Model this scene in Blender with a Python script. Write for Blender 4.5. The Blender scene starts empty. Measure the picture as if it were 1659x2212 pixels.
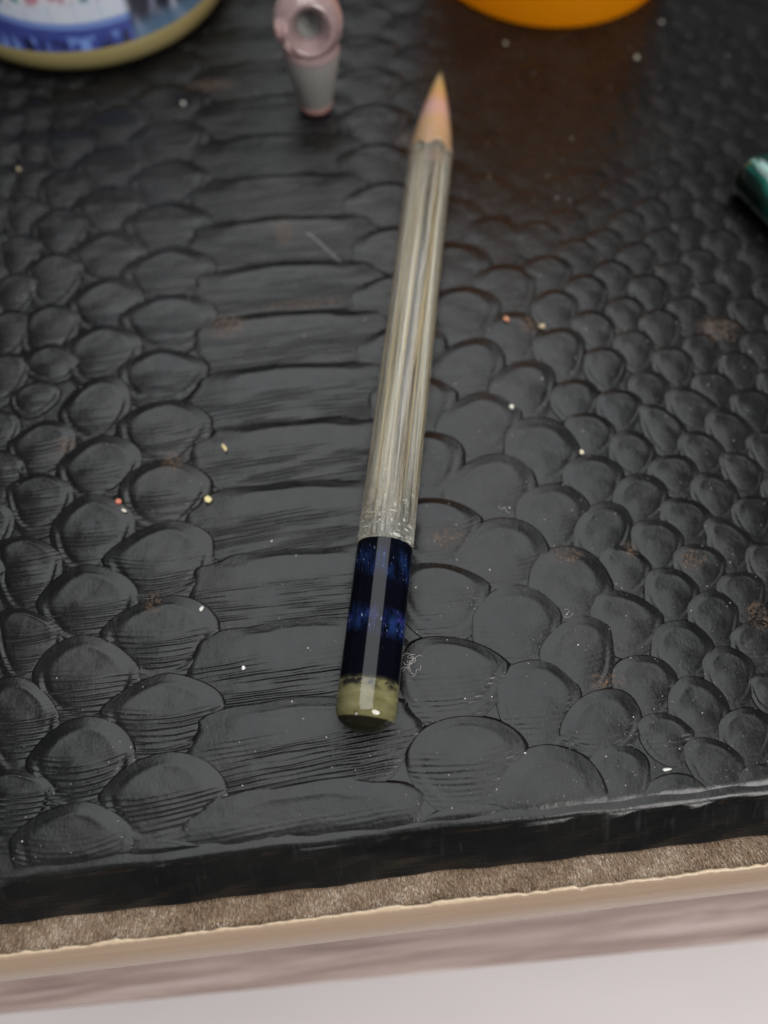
import bpy, math, random
import numpy as np
from mathutils import Vector, Matrix
from mathutils.bvhtree import BVHTree

# ------------------------------------------------------------------ basics
# Everything is laid out in millimetres on the leather board (x along its front edge, y away from
# the viewer, z up from the leather) and written to the meshes in metres.
MM = 0.001
sc = bpy.context.scene
COL = sc.collection
rnd = random.Random(7)
rng = np.random.default_rng(11)

# ------------------------------------------------------------------ camera
PITCH = math.radians(65.0); YAW = math.radians(6.0); CAM_H = 107.0
fwd = Vector((math.sin(YAW)*math.cos(PITCH), math.cos(YAW)*math.cos(PITCH), -math.sin(PITCH)))
cam_d = bpy.data.cameras.new('camera')
cam = bpy.data.objects.new('camera', cam_d); COL.objects.link(cam)
cam.location = (0, 0, CAM_H*MM)
cam.rotation_euler = fwd.to_track_quat('-Z', 'Y').to_euler()
cam_d.sensor_fit = 'VERTICAL'; cam_d.sensor_height = 36.0; cam_d.sensor_width = 27.0
cam_d.lens = 36.0*1662.0/2212.0
cam_d.clip_start = 0.005; cam_d.clip_end = 20.0
cam_d.dof.use_dof = True
cam_d.dof.focus_distance = 0.106
cam_d.dof.aperture_fstop = 8.2
sc.camera = cam

# ------------------------------------------------------------------ light
w = bpy.data.worlds.new('World'); sc.world = w; w.use_nodes = True
bg = w.node_tree.nodes['Background']
bg.inputs[0].default_value = (0.97, 0.98, 1.0, 1); bg.inputs[1].default_value = 0.06

def area(name, loc, aim, sx, sy, power, col):
    l = bpy.data.lights.new(name, 'AREA'); l.shape = 'RECTANGLE' if name == 'skylight' else 'ELLIPSE'; l.size = sx; l.size_y = sy
    l.energy = power; l.color = col
    o = bpy.data.objects.new(name, l); COL.objects.link(o); o.location = loc
    d = Vector(aim) - Vector(loc)
    o.rotation_euler = d.to_track_quat('-Z', 'Y').to_euler()
    return o
area('skylight', (0.01, 0.34, 0.75), (0.01, 0.28, 0), 0.70, 1.14, 7.6, (0.965, 0.985, 1.0))
area('window_right', (0.36, -0.40, 0.50), (0.03, 0.03, 0), 0.34, 0.40, 4.6, (1.0, 0.98, 0.95))
area('window_left', (-0.42, -0.40, 0.30), (0.0, 0.05, 0), 0.10, 0.24, 0.35, (0.95, 0.98, 1.0))

vs = sc.view_settings
vs.view_transform = 'Standard'; vs.look = 'None'; vs.exposure = 0.0; vs.gamma = 1.0
vs.use_curve_mapping = False
sc.render.engine = 'CYCLES'
sc.cycles.max_bounces = 10; sc.cycles.transmission_bounces = 8; sc.cycles.transparent_max_bounces = 8
sc.cycles.caustics_reflective = False; sc.cycles.caustics_refractive = True
sc.cycles.use_denoising = True

# ------------------------------------------------------------------ helpers
def mesh_np(name, V, F, mat=None, smooth=True, attrs=None):
    me = bpy.data.meshes.new(name)
    me.from_pydata((np.asarray(V, float)*MM).tolist(), [], F)
    if smooth:
        me.polygons.foreach_set('use_smooth', [True]*len(me.polygons))
    for k, a in (attrs or {}).items():
        a = np.asarray(a, np.float32)
        if a.ndim == 1:
            at = me.attributes.new(k, 'FLOAT', 'POINT'); at.data.foreach_set('value', a)
        else:
            at = me.attributes.new(k, 'FLOAT_VECTOR', 'POINT'); at.data.foreach_set('vector', a.ravel())
    if mat: me.materials.append(mat)
    me.update()
    return me
def link(name, me, parent=None):
    o = bpy.data.objects.new(name, me); COL.objects.link(o)
    if parent: o.parent = parent
    return o
def thing(name, label, cat, group=None):
    o = bpy.data.objects.new(name, None); COL.objects.link(o); o.empty_display_size = 0.005
    tag(o, label, cat, group); return o
def tag(o, label, cat, group=None):
    o['label'] = label; o['category'] = cat
    if group: o['group'] = group
    return o
def grid_faces(nu, nv, closed_u=False, off=0):
    F = []
    for j in range(nv-1):
        for i in range(nu if closed_u else nu-1):
            a = j*nu+i; b = j*nu+(i+1) % nu
            F.append((off+a, off+b, off+b+nu, off+a+nu))
    return F
def frame(axis):
    a = Vector(axis).normalized()
    ref = Vector((0, 0, 1)) if abs(a.z) < 0.95 else Vector((0, 1, 0))
    s = a.cross(ref).normalized(); u = s.cross(a).normalized()
    return np.array(a), np.array(s), np.array(u)
def lathe(origin, axis, prof, n=64, cap0=False, cap1=False, wob=None):
    """prof: list of (s along axis, radius). Returns V, F, s-attr, angle-attr (angle 0 = up side)."""
    a, s, u = frame(axis); o = np.array(origin, float)
    V = []; S = []; A = []
    for (t, r) in prof:
        for k in range(n):
            th = 2*math.pi*k/n
            rr = r if wob is None else r*(1+wob(t, th))
            V.append(o+a*t+rr*(math.sin(th)*s+math.cos(th)*u)); S.append(t); A.append(th)
    F = grid_faces(n, len(prof), True)
    F = [(f[0], f[3], f[2], f[1]) for f in F]
    if cap0:
        V.append(o+a*prof[0][0]); S.append(prof[0][0]); A.append(0); c = len(V)-1
        F += [(c, i, (i+1) % n) for i in range(n)]
    if cap1:
        V.append(o+a*prof[-1][0]); S.append(prof[-1][0]); A.append(0); c = len(V)-1; b = (len(prof)-1)*n
        F += [(c, b+(i+1) % n, b+i) for i in range(n)]
    F = [tuple(reversed(f)) for f in F]      # outward normals
    return np.array(V), F, np.array(S), np.array(A)

class NT:
    """small node-graph helper"""
    def __init__(s, name):
        s.m = bpy.data.materials.new(name); s.m.use_nodes = True
        s.t = s.m.node_tree; s.b = s.t.nodes['Principled BSDF']
    def n(s, typ, **kw):
        nd = s.t.nodes.new(typ)
        for k, v in kw.items():
            if k.startswith('_'): setattr(nd, k[1:], v)
        for k, v in kw.items():
            if not k.startswith('_'): s.put(nd.inputs[k.replace('__', ' ')], v)
        return nd
    def put(s, sock, v):
        if hasattr(v, 'is_output') or isinstance(v, bpy.types.NodeSocket): s.t.links.new(v, sock)
        elif isinstance(v, (tuple, list)) and len(v) == 3 and sock.type == 'RGBA': sock.default_value = (*v, 1)
        else: sock.default_value = v
    def set(s, **kw):
        for k, v in kw.items(): s.put(s.b.inputs[k.replace('__', ' ')], v)
        return s
    def attr(s, name, out='Fac'):
        nd = s.t.nodes.new('ShaderNodeAttribute'); nd.attribute_name = name; return nd.outputs[out]
    def math(s, op, a, b=0.0, c=0.0, clamp=False):
        nd = s.t.nodes.new('ShaderNodeMath'); nd.operation = op; nd.use_clamp = clamp
        s.put(nd.inputs[0], a); s.put(nd.inputs[1], b)
        if op in ('MULTIPLY_ADD', 'SMOOTH_MIN', 'SMOOTH_MAX', 'COMPARE', 'WRAP'): s.put(nd.inputs[2], c)
        return nd.outputs[0]
    def vmath(s, op, a, b=(0, 0, 0), out=0):
        nd = s.t.nodes.new('ShaderNodeVectorMath'); nd.operation = op
        s.put(nd.inputs[0], a)
        if op == 'SCALE': s.put(nd.inputs['Scale'], b)
        else: s.put(nd.inputs[1], b)
        return nd.outputs[out]
    def comb(s, x, y, z):
        nd = s.t.nodes.new('ShaderNodeCombineXYZ')
        for i, v in enumerate((x, y, z)): s.put(nd.inputs[i], v)
        return nd.outputs[0]
    def noise(s, vec, scale=1.0, detail=3.0, rough=0.5, dist=0.0, col=False):
        nd = s.t.nodes.new('ShaderNodeTexNoise')
        if vec is not None: s.put(nd.inputs['Vector'], vec)
        s.put(nd.inputs['Scale'], scale); s.put(nd.inputs['Detail'], detail)
        s.put(nd.inputs['Roughness'], rough); s.put(nd.inputs['Distortion'], dist)
        return nd.outputs['Color' if col else 'Fac']
    def step(s, v, lo, hi, a=0.0, b=1.0):
        nd = s.t.nodes.new('ShaderNodeMapRange'); nd.interpolation_type = 'SMOOTHSTEP'; nd.clamp = True
        s.put(nd.inputs[0], v); s.put(nd.inputs[1], lo); s.put(nd.inputs[2], hi); s.put(nd.inputs[3], a); s.put(nd.inputs[4], b)
        return nd.outputs[0]
    def mix(s, f, a, b, mode='MIX'):
        nd = s.t.nodes.new('ShaderNodeMix'); nd.data_type = 'RGBA'; nd.blend_type = mode; nd.clamp_factor = True
        s.put(nd.inputs[0], f); s.put(nd.inputs[6], a); s.put(nd.inputs[7], b)
        return nd.outputs[2]
    def ramp(s, v, stops):
        nd = s.t.nodes.new('ShaderNodeValToRGB'); s.put(nd.inputs[0], v); e = nd.color_ramp.elements
        while len(e) < len(stops): e.new(0.5)
        for i, (p, c) in enumerate(stops): e[i].position = p; e[i].color = (*c, 1)
        return nd.outputs[0]
    def bump(s, h, strength=1.0, dist=0.0001, normal=None):
        nd = s.t.nodes.new('ShaderNodeBump'); s.put(nd.inputs['Strength'], strength); s.put(nd.inputs['Distance'], dist)
        s.put(nd.inputs['Height'], h)
        if normal is not None: s.put(nd.inputs['Normal'], normal)
        return nd.outputs[0]
    def mmpos(s):
        g = s.t.nodes.new('ShaderNodeNewGeometry'); return s.vmath('SCALE', g.outputs['Position'], 1000.0)
    def xyz(s, v):
        nd = s.t.nodes.new('ShaderNodeSeparateXYZ'); s.put(nd.inputs[0], v); return nd.outputs

# ------------------------------------------------------------------ leather material
STAINS = [(-4.7, 90.8, 7.5, 1.1), (-18.1, 87.2, 3.6, 2.6), (-7.1, 107.9, 1.8, 3.2), (31.5, 39.4, 2.4, 1.4), (-29.4, 38.6, 1.6, 1.8),
          (33.2, 20.6, 2.6, 1.2), (33.9, 82.6, 2.2, 2.0), (-27, 61.4, 1.6, 2.0), (-44, 66.5, 1.4, 1.6), (57.5, 27.5, 2.0, 2.2),
          (41, 39.6, 1.2, 1.6), (50, 37.0, 2.0, 1.6), (66, 78, 3.5, 3.0), (14, 44, 3.0, 1.6), (20, 130, 4, 3), (-20, 150, 5, 2)]
def leather():
    m = NT('black_leather')
    P = m.mmpos(); lp = m.attr('lp', 'Vector'); wr = m.attr('wr')
    # transverse wrinkles: ridged, stretched noise, only where the mask asks for them
    sx = m.xyz(lp)
    warp = m.noise(m.comb(m.math('MULTIPLY', sx[0], 0.075), m.math('MULTIPLY', sx[1], 0.30), sx[2]), 1.0, 2.0)
    ph = m.math('ADD', m.math('MULTIPLY', sx[1], 8.6), m.math('MULTIPLY', m.math('SUBTRACT', warp, 0.5), 11.0))
    wv = m.math('MULTIPLY_ADD', m.math('SINE', ph), 0.5, 0.5)
    wv = m.math('SUBTRACT', 1.0, m.math('POWER', wv, 1.1))
    amp = m.step(m.noise(m.comb(m.math('MULTIPLY', sx[0], 0.10), m.math('MULTIPLY', sx[1], 0.75), m.math('ADD', sx[2], 9.0)), 1.0, 1.0, 0.5), 0.33, 0.60, 0.30, 1.0)
    h1 = m.math('MULTIPLY', m.math('MULTIPLY', wv, amp), wr)
    b1 = m.bump(h1, 1.0, 0.00011)
    pore = m.noise(P, 2.2, 4.0, 0.65)
    lump = m.noise(P, 0.45, 2.0, 0.5)
    b2 = m.bump(m.math('ADD', m.math('MULTIPLY', pore, 0.22), m.math('MULTIPLY', lump, 0.5)), 1.0, 0.00014, b1)
    # brown dirt rubbed into the creases
    px = m.xyz(P)
    tot = None
    for (x, y, rx, ry) in STAINS:
        d = m.math('ADD', m.math('POWER', m.math('DIVIDE', m.math('SUBTRACT', px[0], x), rx), 2.0),
                   m.math('POWER', m.math('DIVIDE', m.math('SUBTRACT', px[1], y), ry), 2.0))
        g = m.step(d, 1.6, 0.0)
        tot = g if tot is None else m.math('MAXIMUM', tot, g)
    sp = m.step(m.noise(P, 1.9, 5.0, 0.75), 0.46, 0.66)
    stain = m.math('MULTIPLY', tot, sp)
    haze = m.step(m.noise(P, 0.06, 3.0, 0.6), 0.40, 0.66)
    base = m.mix(haze, (0.0042, 0.0044, 0.0047), (0.0080, 0.0077, 0.0073))
    base = m.mix(m.math('MULTIPLY', stain, 0.65), base, (0.17, 0.10, 0.058))
    # fine pale dust film
    film = m.step(m.noise(P, 3.2, 4.0, 0.8), 0.60, 0.80)
    patch = m.step(m.noise(P, 0.11, 2.0), 0.42, 0.62)
    base = m.mix(m.math('MULTIPLY', m.math('MULTIPLY', film, patch), 0.30), base, (0.20, 0.19, 0.17))
    # rubbed, paler scuffs running with the skin
    scf = m.noise(m.comb(m.math('MULTIPLY', px[0], 1.1), m.math('MULTIPLY', px[1], 0.16), 4.0), 1.0, 4.0, 0.7)
    rub = m.math('MULTIPLY', m.step(scf, 0.52, 0.74), m.step(m.noise(P, 0.16, 2.0), 0.44, 0.62))
    base = m.mix(m.math('MULTIPLY', rub, 0.35), base, (0.034, 0.034, 0.034))
    ro = m.math('ADD', m.math('MULTIPLY', m.noise(P, 0.35, 4.0, 0.6), 0.22), 0.17)
    ro = m.math('ADD', ro, m.math('MULTIPLY', m.math('ADD', stain, m.math('MULTIPLY', rub, 0.5)), 0.25))
    m.set(Base__Color=base, Roughness=ro, Specular__IOR__Level=0.36, Normal=b2)
    return m.m
LEATHER = leather()

# ------------------------------------------------------------------ the board and its wrapped front edge
Y0, RR, PHI = 4.6, 1.3, math.radians(48.0)
ZB = -5.6
FACE_L = (-(ZB) - RR*(1-math.cos(PHI)))/math.sin(PHI)
BX0, BX1, BY1 = -118.0, 140.0, 236.0
def wob(x):
    return 0.16*np.sin(x*0.09+1.0)+0.09*np.sin(x*0.31+0.3)+0.05*np.sin(x*0.83)
def wrap(x, y, h):
    """flat leather coordinate (x, y, height) -> 3D, rolling over the front edge"""
    x = np.asarray(x, float); y = np.asarray(y, float); h = np.asarray(h, float)
    y0 = Y0 + wob(x)
    s = y0 - y
    phi = np.clip(s/RR, 0, PHI)
    ext = np.clip(s - RR*PHI, 0, None)
    Y = np.where(s <= 0, y, y0 - RR*np.sin(phi) - ext*math.cos(PHI))
    Z = np.where(s <= 0, 0, -RR*(1-np.cos(phi)) - ext*math.sin(PHI))
    return np.stack([x, Y - np.sin(phi)*h*(s > 0), Z + np.cos(phi)*h], -1)

BOARD = thing('leather_board', 'thick board covered in black embossed snakeskin leather under all the small objects', 'board')
SKIN_Z = -0.16
xs = np.arange(BX0, BX1+0.1, 2.0)
ys = np.concatenate([np.linspace(Y0-RR*PHI-FACE_L, Y0-RR*PHI-0.01, 9), np.linspace(Y0-RR*PHI, Y0+0.8, 12), np.arange(Y0+2.0, BY1, 2.5)])
GX, GY = np.meshgrid(xs, ys)
fold = 0.10*np.sin(GX*0.21+GY*0.9)*np.sin(GX*0.047+1.3)+0.06*np.sin(GX*0.63-GY*1.7)
ginner = np.where(GY < Y0-RR*PHI, fold*1.8, np.where(GY < Y0+1, fold*1.0, 0.0))
gh = np.where(GY > Y0+3.5, SKIN_Z, np.where(GY > Y0, SKIN_Z*(GY-Y0)/3.5, 0.0)) + ginner
GV = wrap(GX.ravel(), GY.ravel(), gh.ravel())
lpv = np.stack([GX.ravel(), GY.ravel(), np.zeros(GX.size)], -1)
me = mesh_np('cover', GV, grid_faces(len(xs), len(ys)), LEATHER, attrs={'lp': lpv, 'wr': np.where(GY.ravel() < Y0, 0.12, 0.05)})
link('cover', me, BOARD)
# core of the board behind the cover (closed box, a little inside it)
core_m = NT('board_core').set(Base__Color=(0.02, 0.018, 0.017), Roughness=0.8).m
cx0, cx1 = BX0+0.3, BX1-0.3
yb = Y0-RR*math.sin(PHI)-FACE_L*math.cos(PHI)+1.0
prof = [(yb, ZB+0.05), (Y0+0.9, -1.7), (Y0+1.9, -1.1), (BY1-4, -0.9), (BY1-3.2, ZB+0.05)]
V = [(x, y, z) for x in (cx0, cx1) for (y, z) in prof]; n = len(prof)
F = [tuple(range(n)), tuple(range(2*n-1, n-1, -1))]+[(i, i+n, (i+1) % n+n, (i+1) % n) for i in range(n)]
link('core', mesh_np('core', V, F, core_m, smooth=False), BOARD)

# ------------------------------------------------------------------ scales
# each row: left corner, far tip, right corner, near tip (x, y in mm)
TRACED = [
(-36.3,80.2,-29.1,84.1,-21.2,79.2,-30.9,74.5),
(-36.3,69.6,-27.4,73.7,-21.0,68.5,-29.4,62.7),
(-35.4,57.7,-28.2,62.6,-21.1,57.2,-29.2,51.8),
(-45.5,72.8,-39.5,79.8,-34.1,75.2,-39.4,68.6),
(-45.0,62.4,-38.4,68.1,-31.6,62.9,-39.8,57.9),
(-53.6,77.2,-49.2,79.6,-45.8,77.0,-50.9,73.7),
(-53.2,67.4,-47.6,71.7,-42.5,68.2,-48.0,61.9),
(-52.8,59.5,-47.3,62.0,-42.3,58.1,-47.4,52.7),
(-52.8,83.5,-48.3,87.4,-42.1,82.4,-47.3,80.6),
(-58.2,65.7,-54.3,66.9,-50.0,63.5,-53.2,58.0),
(-58.2,72.4,-55.1,74.4,-51.9,71.8,-54.6,67.5),
(-45.3,51.6,-39.5,57.7,-32.6,52.1,-39.1,46.1),
(-37.1,46.1,-27.4,51.9,-20.6,46.1,-29.0,40.2),
(-37.0,34.9,-27.5,39.8,-20.1,34.3,-28.8,29.0),
(-46.2,40.2,-40.0,45.9,-31.6,40.5,-38.5,35.1),
(-46.0,30.2,-39.6,35.1,-31.3,29.1,-38.5,24.0),
(-53.4,49.5,-49.1,51.4,-43.2,47.0,-47.9,39.9),
(-52.2,38.5,-48.3,39.8,-42.2,35.5,-47.0,29.7),
(-36.5,23.7,-27.1,28.2,-19.6,23.0,-28.6,18.1),
(-36.3,12.8,-26.8,17.7,-19.6,12.2,-28.4,7.6),
(-45.7,18.2,-38.5,23.6,-31.4,18.0,-38.3,12.6),
(-47.4,8.5,-38.4,12.5,-31.8,7.6,-38.6,2.3),
(-31.6,6.1,-27.8,6.7,-22.6,5.0,-27.7,1.2),
(-52.5,27.1,-47.8,29.9,-42.2,23.9,-47.1,17.9),
(-52.1,15.6,-47.8,17.4,-41.9,14.5,-47.0,8.8),
(14.6,63.4,23.0,69.8,29.4,64.7,20.8,58.5),
(15.7,75.4,23.7,80.9,28.4,76.1,21.3,70.0),
(24.8,69.6,31.1,75.3,36.2,71.1,29.7,65.0),
(25.3,58.1,31.4,64.4,37.3,57.1,30.3,53.9),
(25.8,81.0,31.4,85.9,34.8,81.3,30.7,75.9),
(33.7,78.2,39.1,81.5,42.4,77.3,37.2,71.9),
(34.5,67.4,39.7,70.8,42.4,66.9,37.6,63.3),
(35.8,61.7,39.8,64.1,43.7,60.3,38.7,56.7),
(41.4,82.2,45.9,84.7,48.3,79.9,44.1,76.8),
(41.7,73.9,45.4,76.7,48.6,73.5,44.0,69.1),
(41.9,65.4,45.7,68.0,49.3,65.0,44.6,61.1),
(47.7,77.4,51.5,79.9,54.2,76.1,49.8,72.1),
(42.1,56.9,45.9,60.1,49.1,56.1,44.6,52.8),
(14.6,52.1,23.6,58.2,29.4,52.9,21.8,47.1),
(14.8,40.9,22.5,47.1,29.4,40.8,20.7,36.2),
(16.0,30.5,22.7,36.3,29.1,30.3,20.7,25.0),
(5.7,48.6,12.1,51.4,20.0,46.8,12.3,40.7),
(5.5,38.5,11.9,40.6,19.5,35.9,10.9,30.4),
(25.0,46.8,31.2,52.0,36.5,46.9,29.6,41.8),
(25.1,36.0,31.9,41.4,37.3,34.2,29.4,30.5),
(33.7,52.7,38.6,56.3,43.2,52.2,37.5,48.1),
(33.4,42.4,38.2,47.9,42.7,44.2,36.5,39.4),
(36.3,38.4,39.7,40.5,43.6,36.7,38.8,33.6),
(5.0,25.9,11.2,29.5,20.1,24.3,10.4,18.5),
(24.8,25.1,31.1,30.3,35.5,26.4,29.5,20.0),
(17.9,21.2,23.9,24.9,29.4,19.3,21.8,13.6),
(25.5,14.6,32.2,19.7,36.9,15.5,30.5,12.1),
(15.6,7.4,23.6,13.5,30.0,6.2,21.5,3.1),
(4.4,13.9,13.0,18.2,20.5,13.2,11.4,7.3),
(28.6,10.0,33.2,12.1,36.2,8.4,31.6,5.3),
(48.6,62.6,51.1,64.6,55.2,59.0,50.6,55.9),
(47.3,52.7,52.0,54.9,55.0,51.7,50.4,48.5),
(40.5,47.7,45.2,52.2,49.3,48.5,43.7,44.7),
(53.3,56.9,57.1,58.7,60.3,54.6,55.4,51.6),
(53.4,64.7,57.1,67.3,61.5,62.7,56.5,59.8),
(58.7,60.0,62.5,62.6,65.7,57.4,60.8,54.3),
(53.2,48.7,56.8,51.2,60.1,46.9,55.3,44.1),
(59.1,53.0,62.2,54.3,65.1,50.4,60.7,47.5),
(47.4,44.9,50.9,47.4,55.0,43.7,49.9,40.8),
(41.9,41.1,45.5,44.3,49.6,40.6,44.5,36.5),
(47.4,37.3,51.2,39.5,55.0,36.2,49.9,33.1),
(53.4,40.6,55.7,43.6,59.9,38.8,55.3,35.7),
(58.4,44.4,61.9,46.5,64.6,44.5,60.3,40.1),
(58.3,36.8,61.2,38.7,64.2,36.5,59.5,32.4),
(33.2,30.2,36.6,34.0,43.4,28.8,37.2,25.3),
(41.9,33.0,45.5,36.4,49.6,32.6,44.7,29.0),
(47.3,28.9,51.3,32.2,54.5,28.5,49.6,24.4),
(40.7,24.6,45.4,28.3,49.4,23.9,44.0,20.8),
(52.6,32.4,56.2,34.5,59.4,32.1,54.9,28.1),
(52.1,24.1,55.6,26.9,59.4,25.3,55.0,21.7),
(47.3,20.6,50.3,23.9,54.3,20.4,49.6,16.5),
(34.3,21.1,38.9,23.8,43.1,20.0,37.7,16.1),
(40.9,16.1,45.2,20.2,49.0,15.4,44.2,12.2),
(36.2,13.5,39.4,15.7,43.4,12.4,39.2,9.9),
(53.1,18.1,55.3,19.3,57.9,17.6,54.4,14.7),
(46.8,12.1,50.6,15.1,54.2,12.7,49.6,8.8),
(41.6,10.0,45.2,11.8,48.9,7.9,44.5,5.3)
]
EDGE_Y = Y0
scales = []   # dict(L,A,R,B,n_up,n_lo,wr)
def addscale(L, A, R, B, nu=2.0, nl=1.55, wr=1.0, hh=1.0):
    scales.append(dict(L=np.array(L), A=np.array(A), R=np.array(R), B=np.array(B), nu=nu, nl=nl, wr=wr, hh=hh))
def size_fac(x):
    return 1.0 if x < 20 else max(0.30, 1.0-(x-20)/40)
tr_c = []
for (lx, ly, ax, ay, rx, ry, bx, by) in TRACED:
    wr = 1.0 if ax < 0 else size_fac(ax)*0.45
    # near tips run on under the next scales
    bx2, by2 = ax*0.25+bx*0.75+(bx-ax)*0.05, by-0.24*(ay-by)
    addscale((lx-.3, ly), (ax, ay), (rx+.3, ry), (bx2, by2), 1.62 if ax < 0 else 1.8 if ax < 30 else 2.0, 1.8, wr)
    tr_c.append((ax, ay))
tr_c = np.array(tr_c)
def free(x, y, rad):
    return np.min(np.hypot(tr_c[:, 0]-x, (tr_c[:, 1]-y))) > rad
# broad belly scales
for k in range(-1, 20):
    ay = 11.4+11.17*k
    if ay > BY1-8: break
    right = 6.5+min(max(ay-30, 0), 40)*0.10+rnd.uniform(-.5, .5)
    L = (-24.4+rnd.uniform(-.5, .5), ay-3.9); R = (right, ay-4.6)
    A = ((L[0]+R[0])/2, ay+0.35); B = ((L[0]+R[0])/2-0.5, ay-14.5)
    addscale(L, A, R, B, 2.7, 2.2, 1.05)
# regular columns: x, width, pitch, phase of the far tips
COLS = [(-28.0, 16.4, 11.15, 6.7, 5.1), (-39.0, 14.4, 11.15, 12.4, 5.4), (-48.2, 10.6, 11.15, 18.0, 3.7), (-55.0, 8.4, 9.2, 12.0, 3.0), (-60.6, 7.6, 8.2, 8.2, 2.8),
        (-66.0, 7.4, 8.0, 12.0, 2.8), (-71.5, 7.2, 7.9, 8.0, 2.8), (-77, 7.2, 7.9, 12, 2.8), (-82.5, 7.0, 7.9, 8, 2.8),
        (12.0, 15.2, 11.15, 7.2, 4.3), (23.2, 14.6, 11.2, 13.5, 5.6), (31.4, 11.6, 11.05, 8.8, 5.0), (39.2, 9.0, 8.2, 7.6, 3.7), (45.4, 8.0, 8.1, 11.9, 3.4),
        (51.2, 7.5, 8.0, 7.3, 3.2), (56.6, 7.1, 8.0, 11.3, 2.9), (62.0, 6.7, 7.9, 7.0, 2.7)]
x = 67.3; k = 0
while x < 132:
    COLS.append((x, 6.8, 7.8, 7.0+(3.9 if k % 2 == 0 else 0), 2.7)); x += 5.4; k += 1
for (cx, cw, pitch, ph, dome) in COLS:
    y = ph
    while y < BY1-8:
        jx, jy = rnd.uniform(-.5, .5)*cw*0.06, rnd.uniform(-.5, .5)*pitch*0.10
        if free(cx, y, 0.48*pitch):
            ww = cw*rnd.uniform(0.94, 1.06); d = dome*rnd.uniform(0.9, 1.1)
            sk = rnd.uniform(-.4, .9)
            A = (cx+jx, y+jy)
            L = (A[0]-ww*0.55+0.2, A[1]-d+sk*0.5); R = (A[0]+ww*0.49+0.2, A[1]-d-sk*0.5)
            B = (A[0]-0.8, A[1]-pitch*1.24)
            addscale(L, A, R, B, (1.62 if cx < 0 else 1.8 if cx < 30 else 2.0)+rnd.uniform(-.1, .15), 1.8, 1.0 if cx < 0 else size_fac(cx)*0.45)
        y += pitch

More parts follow.
